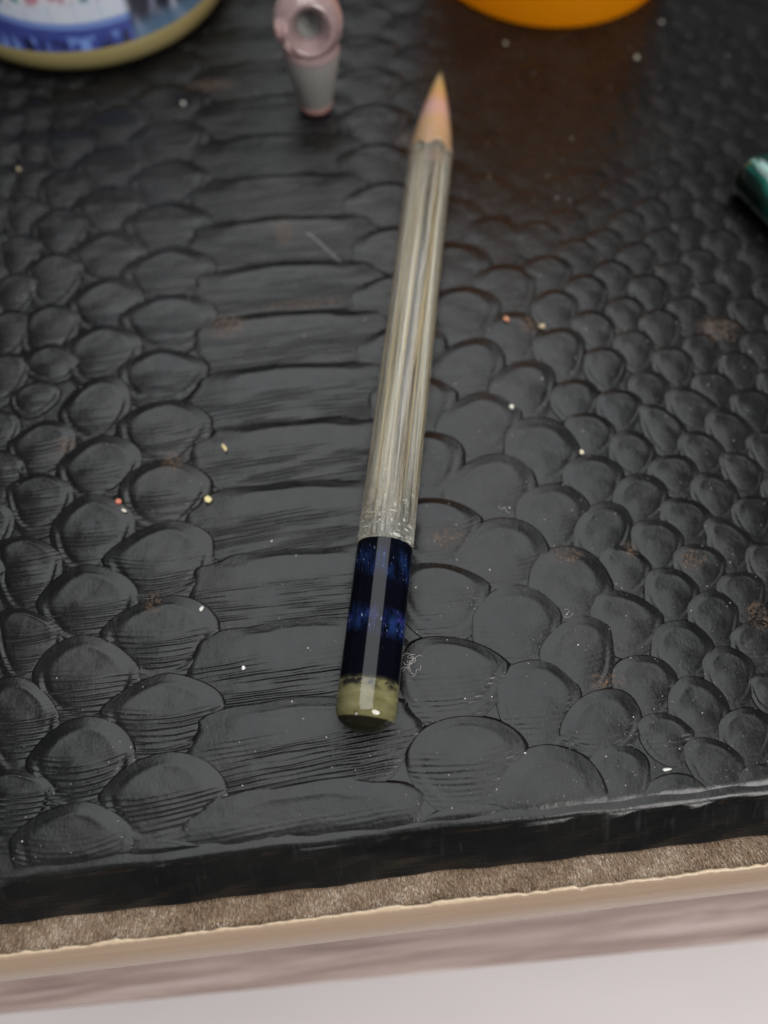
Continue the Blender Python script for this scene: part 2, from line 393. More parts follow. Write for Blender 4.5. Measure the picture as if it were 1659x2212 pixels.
NSEG, RINGS = 44, np.array([0, .16, .30, .42, .50, .56, .61, .65, .70, .75, .79, .83, .87, .91, .945, .972, 1.0])
def superq(P, Q, O, t, n):
    c = np.cos(t)**(2.0/n); s_ = np.sin(t)**(2.0/n)
    return O + np.outer(c, P-O) + np.outer(s_, Q-O)
def build_scale(S, seed):
    r = np.random.default_rng(seed)
    L, A, R, B = S['L'], S['A'], S['R'], S['B']
    O = (L+R)/2
    q = NSEG//4; t = np.linspace(0, math.pi/2, q, endpoint=False)
    E = np.concatenate([superq(R, A, O, t, S['nu']), superq(A, L, O, t, S['nu']), superq(L, B, O, t, S['nl']), superq(B, R, O, t, S['nl'])])
    th = 2*math.pi*np.arange(NSEG)/NSEG
    # uneven outline
    wv = 1+0.016*np.sin(3*th+r.uniform(0, 6))+0.012*np.sin(5*th+r.uniform(0, 6))
    if S['nu'] > 2.5: wv = wv+0.03*np.sin(7*th+r.uniform(0, 6))+0.025*np.sin(11*th+r.uniform(0, 6))
    dirv = (E-O)*wv[:, None]
    up = np.clip(np.sin(th), 0, 1)**1.25          # 1 at the far tip, 0 on the near half
    lo = np.clip(-np.sin(th)*2.6, 0, 1)
    wid = np.linalg.norm(R-L); H = min(0.22+0.048*wid, 0.92); H *= S['hh']*r.uniform(0.93, 1.06)*(0.70 if O[0] > 18 else 0.88)*(1-(0.55 if O[0] > 20 else 0.30)*min(1, max(0, (O[1]-70)/55)))
    net = (1.0 if O[0] < -22 else 0.45)*(0.0 if S['nu'] > 2.5 else 1.0)*np.clip(np.abs(np.cos(th))*1.5, 0, 1)
    V = [O]; M = [0.0]; Hh = [H*0.94]
    tiltx = r.uniform(-.03, .03); tilty = r.uniform(-0.01, .03)
    for rho in RINGS[1:]:
        p = O + rho*dirv
        # far half: flat top, raised rim, then a slope down to the crease
        f = np.clip((rho-0.62)/0.38, 0, 1); f = np.clip(f*1.08-0.05*(1-f), 0, 1)
        far = H*(1-0.58*f**1.1) + 0.11*H*math.exp(-((rho-0.60)/0.065)**2) - (0.50*H+0.05)*np.clip((rho-0.945)/0.055, 0, 1)
        g = np.clip((rho-0.15)/0.85, 0, 1)
        near = H*(1-0.76*g**1.3) + net*H*(-0.20*math.exp(-((rho-0.76)/0.05)**2)+0.15*math.exp(-((rho-0.86)/0.045)**2))
        sd = np.clip((rho-0.55)/0.45, 0, 1)
        side = H*(1-0.38*(sd*sd*(3-2*sd))) - 0.36*H*np.clip((rho-0.945)/0.055, 0, 1)
        hcol = side*(1-up)*(1-lo) + far*up + near*lo*(1-up)
        hcol = hcol + tiltx*(p[:, 0]-O[0])*0.4*(1-rho) + tilty*(p[:, 1]-O[1])*(1-rho)
        hcol = hcol + 0.018*np.sin(p[:, 0]*0.9+seed)*np.sin(p[:, 1]*1.1+seed*1.7)*(1-rho**4)
        V.extend(p); Hh.extend(hcol)
        vrel = (p[:, 1]-O[1])/max(abs(A[1]-O[1]), 1e-3)
        mask = np.clip(0.25-1.5*vrel, 0.0, 1.0)*np.clip((1.06-rho)/0.12, 0, 1)
        M.extend(mask*S['wr'])
    V = np.array(V); Hh = np.array(Hh); M = np.array(M); M[0] = 0.25*S['wr']
    fade = np.clip((V[:, 1]-EDGE_Y+0.3)/7.5, 0.0, 1.0); Hh = Hh*(0.14+0.86*fade) - 0.02 + (1-fade)*0.06*(0 if S['nu'] > 2.5 else 1)
    M = M*np.clip(fade, 0.1, 1)
    sink = np.clip((Y0+0.9-V[:, 1])/1.1, 0, 1); Hh = Hh*(1-sink)-0.30*sink
    keep_y = np.maximum(V[:, 1], Y0-1.3)       # the skin pattern dies out on the rounded edge
    W3 = wrap(V[:, 0], keep_y, Hh)
    n = NSEG; F = [(0, 1+i, 1+(i+1) % n) for i in range(n)]
    for j in range(len(RINGS)-2):
        a = 1+j*n; b = a+n
        F += [(a+i, b+i, b+(i+1) % n, a+(i+1) % n) for i in range(n)]
    cur = r.uniform(0.008, 0.03)*(15.0/max(wid, 7)); slo = r.uniform(-0.10, 0.04)
    lp = np.stack([V[:, 0], V[:, 1]+slo*(V[:, 0]-O[0])-cur*(V[:, 0]-O[0])**2*(0 if S['nu'] > 2.5 else 1), np.full(len(V), seed*3.7)], -1)
    return W3, F, lp, M
def project(p):
    q = Vector(p)-Vector((0, 0, CAM_H)); rt = Vector((math.cos(YAW), -math.sin(YAW), 0)); u = rt.cross(fwd)
    z = q.dot(fwd); return 829.5+1662*q.dot(rt)/z, 1106-1662*q.dot(u)/z, z
built = []
for i, S in enumerate(scales):
    if S['A'][1] < Y0+0.8: continue
    V, F, lp, M = build_scale(S, i+1)
    c = (S['L']+S['R'])/2; u, v, z = project((c[0], c[1], 0))
    marg = 90
    vis = -marg < u < 1659+marg and -60 < v < 2000
    built.append(dict(V=V, F=F, lp=lp, M=M, vis=vis, key=np.linalg.norm(S['R']-S['L'])/z**2, c=c))
order = sorted([b for b in built if b['vis']], key=lambda b: -b['key'])
single = order[:298]; ids = set(id(b) for b in single)
rest = [b for b in built if id(b) not in ids]
for b in single:
    link('scale', mesh_np('scale', b['V'], b['F'], LEATHER, attrs={'lp': b['lp'], 'wr': b['M']}), BOARD)
V = []; F = []; LP = []; M = []; off = 0
for b in rest:
    V.append(b['V']); LP.append(b['lp']); M.append(b['M']); F += [tuple(i+off for i in f) for f in b['F']]; off += len(b['V'])
o = link('outlying_scale_relief', mesh_np('outlying_scale_relief', np.concatenate(V), F, LEATHER, attrs={'lp': np.concatenate(LP), 'wr': np.concatenate(M)}), BOARD)
o['kind'] = 'stuff'
# height lookup on the finished leather
allV = []; allF = []; off = 0
for b in built:
    if b['vis']:
        allV.append(b['V']); allF += [tuple(i+off for i in f) for f in b['F']]; off += len(b['V'])
allV = np.concatenate(allV+[GV]); allF += [tuple(i+off for i in f) for f in grid_faces(len(xs), len(ys))]
BVH = BVHTree.FromPolygons([tuple(v) for v in allV], allF)
def zat(x, y):
    hit = BVH.ray_cast(Vector((x, y, 40)), Vector((0, 0, -1)))
    return hit[0].z if hit[0] is not None else 0.0

# ------------------------------------------------------------------ table under the board
tab = thing('table', 'brown short-pile table top with a cream rounded edge below the leather board', 'table')
TX0, TX1 = -170.0, 190.0
brown = NT('table_brown'); P = brown.mmpos()
bm_ = brown.mix(brown.noise(P, 0.5, 4, 0.6), (0.10, 0.062, 0.036), (0.24, 0.17, 0.115))
brown.set(Base__Color=bm_, Roughness=0.9)
def prism(name, prof, x0, x1, mat, parent, seg=1, jit=None, smooth=True):
    """profile of (y, z) pulled along x; closed, with end caps"""
    n = len(prof); xs_ = np.linspace(x0, x1, seg+1); V = []
    for x in xs_:
        for k, (y, z) in enumerate(prof):
            dy, dz = (0, 0) if jit is None else jit(x, k)
            V.append((x, y+dy, z+dz))
    F = []
    for j in range(seg):
        for k in range(n):
            a = j*n+k; b = j*n+(k+1) % n
            F.append((a, b, b+n, a+n))
    F.append(tuple(range(n-1, -1, -1))); F.append(tuple(seg*n+k for k in range(n)))
    return link(name, mesh_np(name, V, F, mat, smooth=smooth), parent)
prism('top_panel', [(-4.65, -6.2), (-4.65, -20), (270, -20), (270, -6.2)], TX0, TX1, brown.m, tab, smooth=False)
# cream edge band with a ragged glue line along its top
cream = NT('cream_edge'); P = cream.mmpos(); sx = cream.xyz(P)
st = cream.noise(cream.comb(cream.math('MULTIPLY', sx[0], 0.05), cream.math('MULTIPLY', sx[1], 1.6), sx[2]), 1.0, 3, 0.6)
cc = cream.mix(st, (0.28, 0.195, 0.135), (0.37, 0.27, 0.195))
cc = cream.mix(cream.step(cream.noise(P, 0.9, 4, 0.7), 0.62, 0.75, 0, 0.5), cc, (0.24, 0.16, 0.10))
cc = cream.mix(cream.step(cream.math('ADD', sx[1], cream.math('MULTIPLY', cream.noise(P, 1.2, 3), 0.5)), -4.72, -4.40), cc, (0.50, 0.38, 0.255))
cream.set(Base__Color=cc, Roughness=0.26, Normal=cream.bump(cream.noise(P, 2.0, 4, 0.6), 0.5, 0.0001))
jr = np.random.default_rng(5)
xs_e = np.linspace(TX0, TX1, 901)
rag = np.convolve(jr.normal(0, 1, 901), np.ones(3)/3, 'same')*0.11+np.convolve(jr.normal(0, 1, 901), np.ones(15)/15, 'same')*0.35
rag += np.where(np.convolve(jr.uniform(0, 1, 901) > 0.985, np.ones(9)/9, 'same') > 0, 0.22, 0)
def jit(x, k):
    i = int(round((x-TX0)/(TX1-TX0)*900)); r = rag[i]
    return {1: (r*0.8, abs(r)*0.6), 2: (r*0.9, r*0.9), 3: (r*0.5, r*0.6)}.get(k, (0, 0))
prism('edge_band', [(-4.60, -16), (-4.45, -5.9), (-4.55, -5.55), (-4.8, -5.6), (-5.3, -6.1), (-6.0, -6.9), (-6.7, -7.9), (-7.3, -9.2), (-7.75, -10.6), (-7.95, -12), (-7.95, -16)],
      TX0, TX1, cream.m, tab, 900, jit)
# lower wooden rail of the table
wood = NT('rail_wood'); P = wood.mmpos(); sx = wood.xyz(P)
g = wood.noise(wood.comb(wood.math('MULTIPLY', sx[0], 0.025), wood.math('MULTIPLY', sx[1], 0.55), wood.math('MULTIPLY', sx[2], .5)), 1.0, 5, 0.65, 0.4)
wc_ = wood.ramp(g, [(0.28, (0.17, 0.112, 0.098)), (0.5, (0.34, 0.245, 0.215)), (0.70, (0.52, 0.42, 0.385))])
wood.set(Base__Color=wc_, Roughness=0.55, Normal=wood.bump(g, 0.5, 0.0003))
V = []
for (x, ye) in ((TX0, -15.6), (-75, -16.4), (75, -19.6), (TX1, -21.5)):
    V += [(x, 2.0, -60), (x, ye+0.8, -60), (x, ye, -61), (x, ye, -95), (x, 2.0, -95)]
F = [];
for j in range(3):
    F += [(j*5+k, j*5+(k+1) % 5, (j+1)*5+(k+1) % 5, (j+1)*5+k) for k in range(5)]
F += [(4, 3, 2, 1, 0), (15, 16, 17, 18, 19)]
link('lower_rail', mesh_np('lower_rail', V, F, wood.m, smooth=False), tab)
# short pile on the strip of table in front of the board
NP = 42000
pile = NT('pile_fibre'); pc = pile.attr('fc')
pcol = pile.ramp(pc, [(0.0, (0.07, 0.04, 0.02)), (0.30, (0.30, 0.195, 0.12)), (0.62, (0.60, 0.47, 0.34)), (1.0, (0.90, 0.84, 0.76))])
pile.set(Base__Color=pcol, Roughness=0.7)
px = rng.uniform(-78, 82, NP); py = rng.uniform(-4.6, 0.9, NP)
clump = 0.5+0.22*np.sin(px*0.55+np.sin(py*1.1))+0.2*np.sin(px*0.17+2)+0.1*np.sin(px*1.9+py*2)
tone = np.clip(0.22+0.40*clump*rng.uniform(0.3, 1.5, NP)+rng.normal(0, .16, NP), 0, 1)
ln = rng.uniform(0.4, 0.9, NP); dx = rng.normal(0.06, 0.16, NP)*ln; dy = -rng.uniform(0.25, 0.85, NP)*ln; dz = rng.uniform(0.35, 0.8, NP)*ln
wd = rng.uniform(0.035, 0.085, NP)
V = np.empty((NP*3, 3)); zb = np.full(NP, -6.22)
V[0::3] = np.stack([px-wd, py, zb], -1); V[1::3] = np.stack([px+wd, py, zb], -1); V[2::3] = np.stack([px+dx, py+dy, zb+dz], -1)
V[2::3, 1] = np.maximum(V[2::3, 1], -5.1)
F = [(3*i, 3*i+1, 3*i+2) for i in range(NP)]
o = link('pile', mesh_np('pile', V, F, pile.m, smooth=False, attrs={'fc': np.repeat(tone, 3)}), tab); o['kind'] = 'stuff'

# ------------------------------------------------------------------ pale boards far below the table
floor = bpy.data.objects.new('floor', None); COL.objects.link(floor); floor['kind'] = 'structure'
fl_cols = [(0.76, 0.69, 0.685), (0.80, 0.735, 0.715), (0.77, 0.70, 0.695), (0.79, 0.72, 0.71)]
FZ = -270.0; y = 90.0; k = 0; ang = 0.0
fm = []
for i, c in enumerate(fl_cols):
    m = NT('pale_board'); P = m.mmpos(); sx = m.xyz(P)
    g = m.noise(m.comb(m.math('MULTIPLY', sx[0], 0.010), m.math('MULTIPLY', sx[1], 0.045), 0.0), 1.0, 4, 0.6)
    m.set(Base__Color=m.mix(g, tuple(v*0.93 for v in c), tuple(min(v*1.06, .84) for v in c)), Roughness=0.5); fm.append(m.m)
while y > -420:
    wv = [205, 85][k] if k < 2 else 90
    y1 = y-wv+0.3
    pr = [(-900, y1, FZ-18), (900, y1, FZ-18), (900, y, FZ-18), (-900, y, FZ-18), (-900, y1+.6, FZ), (900, y1+.6, FZ), (900, y-.6, FZ), (-900, y-.6, FZ)]
    R = [(x*math.cos(ang)-yy*math.sin(ang), x*math.sin(ang)+yy*math.cos(ang), z) for (x, yy, z) in pr]
    F = [(0, 3, 2, 1), (4, 5, 6, 7), (0, 1, 5, 4), (1, 2, 6, 5), (2, 3, 7, 6), (3, 0, 4, 7)]
    link('plank', mesh_np('plank', R, F, fm[k % 4], smooth=False), floor)
    y -= wv; k += 1

# ------------------------------------------------------------------ glass pencil
PN = np.array([-0.95, 16.3, 0.0]); PT = np.array([26.3, 142.7, 0.0])
axis = PT-PN; PLEN = float(np.linalg.norm(axis)); axis = axis/PLEN
zs = [zat(*(PN+axis*s)[:2]) for s in np.arange(2, 124, 1.0)]
RAD = 4.05
PZ = RAD + float(np.percentile(zs, 85)) - 0.10
PO = (PN[0], PN[1], PZ)
pencil = thing('glass_pencil', 'clear streaked glass dabber shaped like a pencil with dark blue band and peach point', 'dab tool')
def rad(s): return RAD - 0.05*min(max(s, 0), 105)/105
def seg(a, b, n): return [(s, rad(s)) for s in np.linspace(a, b, n)]
def glass_nodes(m):
    s = m.attr('ax'); a = m.attr('an')
    return s, a, m.comb(m.math('MULTIPLY', m.math('SINE', a), 4.0), m.math('MULTIPLY', m.math('COSINE', a), 4.0), s)
# shaft
SB, SO = 26.1, 6.4
# clear casing of the shaft, closed at both ends, with coloured threads drawn out inside it
m = NT('clear_casing'); s, a, cyl = glass_nodes(m); q = m.xyz(cyl)
vz = m.n('ShaderNodeTexVoronoi', Vector=cyl, Scale=1.3); spk = m.step(vz.outputs['Distance'], 0.20, 0.10)
scr = m.step(m.noise(m.comb(m.math('MULTIPLY', q[0], 0.6), m.math('MULTIPLY', q[1], 0.6), m.math('MULTIPLY', s, 4.0)), 1.0, 2, 0.5), 0.64, 0.69)
near = m.math('MULTIPLY', m.step(s, 40, 34), m.step(m.noise(cyl, 0.5, 3), 0.36, 0.54))
wear = m.math('MULTIPLY', m.math('MAXIMUM', spk, m.math('MULTIPLY', scr, 0.8)), near)
lines = m.noise(m.comb(m.math('MULTIPLY', q[0], 4.5), m.math('MULTIPLY', q[1], 4.5), m.math('MULTIPLY', s, 0.03)), 1.0, 3, 0.7)
film = m.math('MULTIPLY', m.step(lines, 0.46, 0.66), m.step(s, 30, 42, 0.18, 0.34))
m.set(Base__Color=m.mix(m.math('MAXIMUM', wear, film), (0.97, 0.955, 0.89), (0.62, 0.58, 0.46)), Roughness=m.math('MULTIPLY_ADD', wear, 0.4, 0.05),
      Transmission__Weight=m.math('SUBTRACT', 1.0, m.math('MAXIMUM', m.math('MULTIPLY', wear, 0.9), film)), IOR=1.47,
      Normal=m.bump(m.math('ADD', lines, wear), 0.5, 0.00008))
V, F, S_, A_ = lathe(PO, axis, [(SB, 0.02)]+seg(SB, 106.5, 50)+[(106.5, 0.02)], 72)
shaft = link('shaft', mesh_np('shaft', V, F, m.m, attrs={'ax': S_, 'an': A_}), pencil)
tcols = [(0.78, 0.74, 0.60), (0.74, 0.62, 0.38), (0.46, 0.29, 0.13), (0.60, 0.60, 0.57), (0.84, 0.82, 0.74), (0.22, 0.14, 0.07)]
tm = [NT('drawn_thread').set(Base__Color=c, Roughness=0.5).m for c in tcols]
g = np.random.default_rng(23); ax_, sd_, up_ = frame(axis)
for ci in range(len(tcols)):
    V = []; F = []; off = 0
    for _ in range([20, 22, 14, 10, 18, 8][ci]):
        rr = (0.35+3.2*math.sqrt(g.uniform())) if ci not in (1,) else g.uniform(2.9, 3.62)
        th = g.uniform(0, 6.283); r0 = g.uniform(0.05, 0.20)*(1.25 if ci < 2 else 1.0)
        if rr+r0 > 3.8: rr = 3.8-r0
        s0 = g.uniform(28, 60) if g.uniform() < 0.45 else g.uniform(27.5, 34); s1 = g.uniform(80, 105) if g.uniform() < 0.4 else 105.8
        pts = []
        tw = g.normal(0, 0.12)
        for k in range(9):
            t = k/8; sx_ = s0+(s1-s0)*t; thk = th+tw*t
            pts.append((sx_, r0*max(0.12, min(1, 6*t, 6*(1-t))), rr, thk))
        n6 = 6
        for (sx_, rk, rc, tk) in pts:
            c = np.array(PO)+ax_*sx_+rc*(math.sin(tk)*sd_+math.cos(tk)*up_)
            for j in range(n6):
                w_ = 2*math.pi*j/n6; V.append(c+rk*(math.cos(w_)*sd_+math.sin(w_)*up_))
        F += [tuple(i+off for i in f) for f in grid_faces(n6, 9, True)]; off += 54
    o = link('drawn_streak', mesh_np('drawn_streak', V, F, tm[ci]), shaft); o['kind'] = 'stuff'
# sharpened point
m = NT('peach_glass'); s, a, cyl = glass_nodes(m)
col = m.ramp(m.math('DIVIDE', m.math('SUBTRACT', s, 106.5), PLEN-106.5), [(0.0, (0.48, 0.31, 0.17)), (0.22, (0.58, 0.36, 0.19)), (0.42, (0.64, 0.38, 0.33)), (0.62, (0.66, 0.37, 0.17)), (0.82, (0.58, 0.40, 0.14)), (0.97, (0.22, 0.20, 0.06))])
fl = m.noise(cyl, 0.35, 3); col = m.mix(m.step(fl, 0.5, 0.68, 0, 0.4), col, (0.62, 0.40, 0.46))
m.set(Base__Color=col, Roughness=0.28, Coat__Weight=0.8, Coat__Roughness=0.08, Transmission__Weight=0.25, IOR=1.47)
pr = [(106.5, rad(105))]
for t in np.linspace(0.04, 1, 26):
    pr.append((106.5+(PLEN-106.5)*t, max(0.25, rad(105)*(1-t**1.12)*1.0+0.30*math.sin(math.pi*min(1, t))+0.28*t)))
pr.append((PLEN+0.25, 0.05))
V, F, S_, A_ = lathe(PO, axis, pr, 64, cap1=True)
link('sharpened_point', mesh_np('sharpened_point', V, F, m.m, attrs={'ax': S_, 'an': A_}), pencil)
# the cone's scalloped shoulder overlapping the shaft
V, F, S_, A_ = lathe(PO, axis, [(104.6, rad(105)+0.02), (105.6, rad(105)+0.04), (106.5, rad(105)+0.03)], 96)
for k in range(96):
    V[k] = V[k]+axis*(1.7*(abs(math.sin(3*A_[k]+0.5))**0.8)-0.6)
link('scalloped_shoulder', mesh_np('scalloped_shoulder', V, F, m.m, attrs={'ax': np.maximum(S_, 106.5), 'an': A_}), pencil)
# blue band
m = NT('cobalt_glass'); s, a, cyl = glass_nodes(m); q = m.xyz(cyl)
stv = m.noise(m.comb(m.math('MULTIPLY', q[0], 0.9), m.math('MULTIPLY', q[1], 0.9), m.math('MULTIPLY', s, 0.25)), 1.0, 4, 0.55)
sw = m.noise(cyl, 0.45, 3, 0.6, 1.2)
sl = m.math('ADD', s, m.math('MULTIPLY', m.math('SINE', m.math('ADD', a, 0.6)), 0.6))
bandA = m.math('MULTIPLY', m.step(sl, 20.0, 22.5), m.step(sl, 25.8, 23.6))
bandB = m.math('MULTIPLY', m.step(sl, 12.2, 14.0), m.step(sl, 17.0, 15.0))
bv = m.math('ADD', m.math('MULTIPLY', bandA, 0.75), bandB)
wisp = m.step(stv, 0.38, 0.66)
col = m.mix(m.math('MULTIPLY', wisp, m.math('ADD', m.math('MULTIPLY', bv, 0.9), m.step(sw, 0.60, 0.75, 0, 0.22))), (0.0012, 0.0015, 0.004), (0.008, 0.022, 0.085))
col = m.mix(m.math('MULTIPLY', bandB, m.step(sw, 0.5, 0.65, 0, 0.7)), col, (0.03, 0.028, 0.17))
scr = m.noise(m.comb(m.math('MULTIPLY', a, 5.0), m.math('ADD', m.math('MULTIPLY', s, 0.35), m.math('MULTIPLY', a, 2.4)), 0.0), 2.6, 2, 0.5)
col = m.mix(m.math('MULTIPLY', m.math('MULTIPLY', m.step(scr, 0.66, 0.70), bv), 0.6), col, (0.30, 0.38, 0.62))
olv = m.step(s, 7.0, 5.8)
col = m.mix(m.math('MULTIPLY', olv, m.step(stv, 0.35, 0.6, 0.2, 0.9)), col, (0.12, 0.112, 0.055))
dustg = m.step(m.noise(cyl, 5.0, 3, 0.7), 0.70, 0.76)
col = m.mix(m.math('MULTIPLY', dustg, 0.15), col, (0.4, 0.4, 0.42))
m.set(Base__Color=col, Roughness=0.09, IOR=1.35)
V, F, S_, A_ = lathe(PO, axis, seg(SO, SB, 24), 72)
link('blue_band', mesh_np('blue_band', V, F, m.m, attrs={'ax': S_, 'an': A_}), pencil)
# clear olive end, fire-polished
m = NT('olive_glass'); s, a, cyl = glass_nodes(m); q = m.xyz(cyl)
rg = m.noise(m.comb(m.math('MULTIPLY', q[0], 0.25), m.math('MULTIPLY', q[1], 0.25), m.math('MULTIPLY', s, 0.7)), 1.0, 2, 0.5)
col = m.ramp(rg, [(0.32, (0.24, 0.215, 0.09)), (0.55, (0.36, 0.33, 0.15)), (0.75, (0.46, 0.43, 0.23))])
blot = m.step(m.noise(cyl, 0.5, 2), 0.58, 0.70, 0, 0.6)
col = m.mix(blot, col, (0.07, 0.06, 0.025))
col = m.mix(m.math('MULTIPLY', m.step(s, 4.6, 5.9), m.step(m.noise(m.comb(m.math('MULTIPLY', a, 3.0), m.math('MULTIPLY', s, 1.1), 0.0), 1.0, 3), 0.42, 0.58)), col, (0.03, 0.03, 0.028))
col = m.mix(m.step(m.math('ABSOLUTE', m.math('SINE', a)), 0.75, 0.97, 0, 0.6), col, (0.36, 0.335, 0.16))  # bright edges of the round glass painted into both sides as yellow tint
m.set(Base__Color=col, Roughness=0.06, Transmission__Weight=0.6, IOR=1.45, Coat__Weight=0.4, Coat__Roughness=0.03)
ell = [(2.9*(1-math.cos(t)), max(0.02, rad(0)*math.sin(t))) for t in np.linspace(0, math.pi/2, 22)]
pr = ell[15:]+[(4.0, rad(4)), (SO, rad(SO))]
V, F, S_, A_ = lathe(PO, axis, pr, 72)
ce = link('clear_end', mesh_np('clear_end', V, F, m.m, attrs={'ax': S_, 'an': A_}), pencil)
m = NT('end_face_shade').set(Base__Color=(0.010, 0.009, 0.005), Roughness=0.08, Transmission__Weight=0.0, IOR=1.42)  # dark refraction and reflection of the glass end, painted as opaque near-black
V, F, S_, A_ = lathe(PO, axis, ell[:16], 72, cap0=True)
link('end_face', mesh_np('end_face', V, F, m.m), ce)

# ------------------------------------------------------------------ round jar, far left
JC = (-46.3, 185.2); JR = 31.0
JZ = max(zat(JC[0]+JR*0.6*math.cos(t), JC[1]+JR*0.6*math.sin(t)) for t in np.linspace(0, 6.28, 40))
jar = thing('glass_jar', 'round jar with tan base rim and blue and white printed label, upper left', 'jar')
m = NT('tan_jar_rim'); m.set(Base__Color=(0.33, 0.27, 0.115), Roughness=0.35, Transmission__Weight=0.15, Coat__Weight=0.4)
prof = [(0.0, 0.05), (0.0, JR-5.0), (0.25, JR-3.2), (0.9, JR-1.6), (2.0, JR-0.5), (3.2, JR-0.05), (5.2, JR), (5.8, JR-0.25)]
V, F, S_, A_ = lathe((JC[0], JC[1], JZ), (0, 0, 1), prof, 96, cap0=True)
link('base_rim', mesh_np('base_rim', V, F, m.m), jar)
# printed label: angle measured from the side that faces the viewer
m = NT('printed_label'); z = m.attr('ax'); ph = m.attr('an')
pv = m.comb(m.math('MULTIPLY', ph, 29.0), z, 0.0)
wz = m.math('ADD', z, m.math('MULTIPLY', m.math('SUBTRACT', m.noise(pv, 0.25, 2), 0.5), 2.2))
blue = m.mix(m.noise(pv, 0.3, 3), (0.035, 0.05, 0.22), (0.075, 0.10, 0.40))
icic = m.step(m.math('ADD', m.math('MULTIPLY', m.noise(m.comb(m.math('MULTIPLY', ph, 29.0), 0.0, 0.0), 0.32, 2), 9.0), -1.5), m.math('SUBTRACT', z, 5.2), m.math('SUBTRACT', z, 4.2), 0, 1)
nb = m.noise(m.comb(m.math('MULTIPLY', ph, 29.0), m.math('MULTIPLY', z, 0.3), 3.0), 0.42, 2)
low = m.mix(m.step(nb, 0.52, 0.60), m.mix(m.step(nb, 0.46, 0.38), blue, (0.015, 0.02, 0.06)), (0.20, 0.33, 0.72))
col = m.mix(m.step(wz, 7.6, 9.0), low, blue)
white = m.mix(m.noise(pv, 0.2, 2), (0.55, 0.62, 0.78), (0.72, 0.74, 0.80))
grid = m.step(m.math('ABSOLUTE', m.math('SUBTRACT', m.math('FRACT', m.math('MULTIPLY', ph, 6.5)), 0.5)), 0.44, 0.49, 0, 0.25)
white = m.mix(grid, white, (0.15, 0.30, 0.55))
edge = m.math('ADD', 9.6, m.math('MULTIPLY', m.math('POWER', m.math('ADD', ph, 0.05), 2.0), 5.0))
col = m.mix(m.step(z, edge, m.math('ADD', edge, 0.5)), col, (0.18, 0.28, 0.62))
col = m.mix(m.step(z, m.math('ADD', edge, 1.2), m.math('ADD', edge, 1.8)), col, white)
blob = m.step(m.math('ADD', m.math('POWER', m.math('MULTIPLY', m.math('SUBTRACT', ph, 0.07), 10.0), 2.0), m.math('POWER', m.math('DIVIDE', m.math('SUBTRACT', z, 18.5), 3.2), 2.0)), 1.1, 0.8)
col = m.mix(blob, col, (0.012, 0.03, 0.035))
blob2 = m.step(m.math('ADD', m.math('POWER', m.math('MULTIPLY', m.math('SUBTRACT', ph, 0.06), 28.0), 2.0), m.math('POWER', m.math('DIVIDE', m.math('SUBTRACT', z, 17.6), 1.2), 2.0)), 1.1, 0.6)
col = m.mix(blob2, col, (0.12, 0.25, 0.70))
red = m.math('MULTIPLY', m.step(m.math('ABSOLUTE', m.math('ADD', ph, 0.28)), 0.16, 0.10), m.step(z, 16.5, 17.5))
col = m.mix(m.math('MULTIPLY', red, 0.8), col, (0.65, 0.16, 0.20))
dk = m.noise(m.comb(m.math('MULTIPLY', ph, 29.0), m.math('MULTIPLY', z, 0.35), 7.0), 0.30, 3)
dark = m.ramp(dk, [(0.35, (0.012, 0.012, 0.025)), (0.52, (0.05, 0.05, 0.075)), (0.60, (0.22, 0.24, 0.34)), (0.68, (0.55, 0.55, 0.60))])
dark = m.mix(m.step(z, 10.5, 7.0, 0, 0.8), dark, (0.10, 0.19, 0.30))
mk = m.noise(m.comb(m.math('MULTIPLY', ph, 29.0), m.math('MULTIPLY', z, 0.8), 11.0), 0.33, 2, 0.5)
marks = m.ramp(mk, [(0.34, (0.50, 0.20, 0.25)), (0.42, (0.66, 0.62, 0.68)), (0.50, (0.74, 0.76, 0.80)), (0.57, (0.05, 0.24, 0.30)), (0.64, (0.02, 0.05, 0.06)), (0.72, (0.10, 0.30, 0.10))])
col = m.mix(m.step(z, 14.2, 15.6, 0, 0.9), col, marks)
col = m.mix(m.step(ph, 0.14, 0.20), col, dark)
col = m.mix(m.step(ph, 0.80, 0.86), col, (0.07, 0.22, 0.04))
m.set(Base__Color=col, Roughness=0.3, Coat__Weight=0.5, Coat__Roughness=0.1)
n = 160; zz = np.linspace(5.8, 40, 12)
view_a = math.atan2(-JC[1], -JC[0])
V = []; S_ = []; A_ = []
for zv in zz:
    for k in range(n+1):
        t = -math.pi+2*math.pi*k/n; w_ = view_a+t
        V.append((JC[0]+(JR-0.12)*math.cos(w_), JC[1]+(JR-0.12)*math.sin(w_), JZ+zv)); S_.append(zv); A_.append(t)
link('label_wrap', mesh_np('label_wrap', V, grid_faces(n+1, len(zz)), m.m, attrs={'ax': S_, 'an': A_}), jar)
m = NT('jar_glass').set(Base__Color=(0.55, 0.55, 0.5), Roughness=0.1, Transmission__Weight=0.6, IOR=1.5)
V, F, S_, A_ = lathe((JC[0], JC[1], JZ), (0, 0, 1), [(5.8, JR-0.5), (40.2, JR-0.4), (42, JR-0.8), (44, JR-3.2), (45, JR-4.5), (50, JR-4.6)], 96)
link('glass_wall', mesh_np('glass_wall', V, F, m.m), jar)
m = NT('jar_lid').set(Base__Color=(0.02, 0.02, 0.022), Roughness=0.4)
V, F, S_, A_ = lathe((JC[0], JC[1], JZ), (0, 0, 1), [(45.6, JR-4.2), (45.6, JR-2.2), (46.2, JR-1.8), (57, JR-1.8), (58, JR-2.6), (58.2, 0.05)], 96, cap0=False, wob=lambda t, th: 0.006*math.sin(60*th) if 46 < t < 57.5 else 0)
link('lid', mesh_np('lid', V, F, m.m), jar)

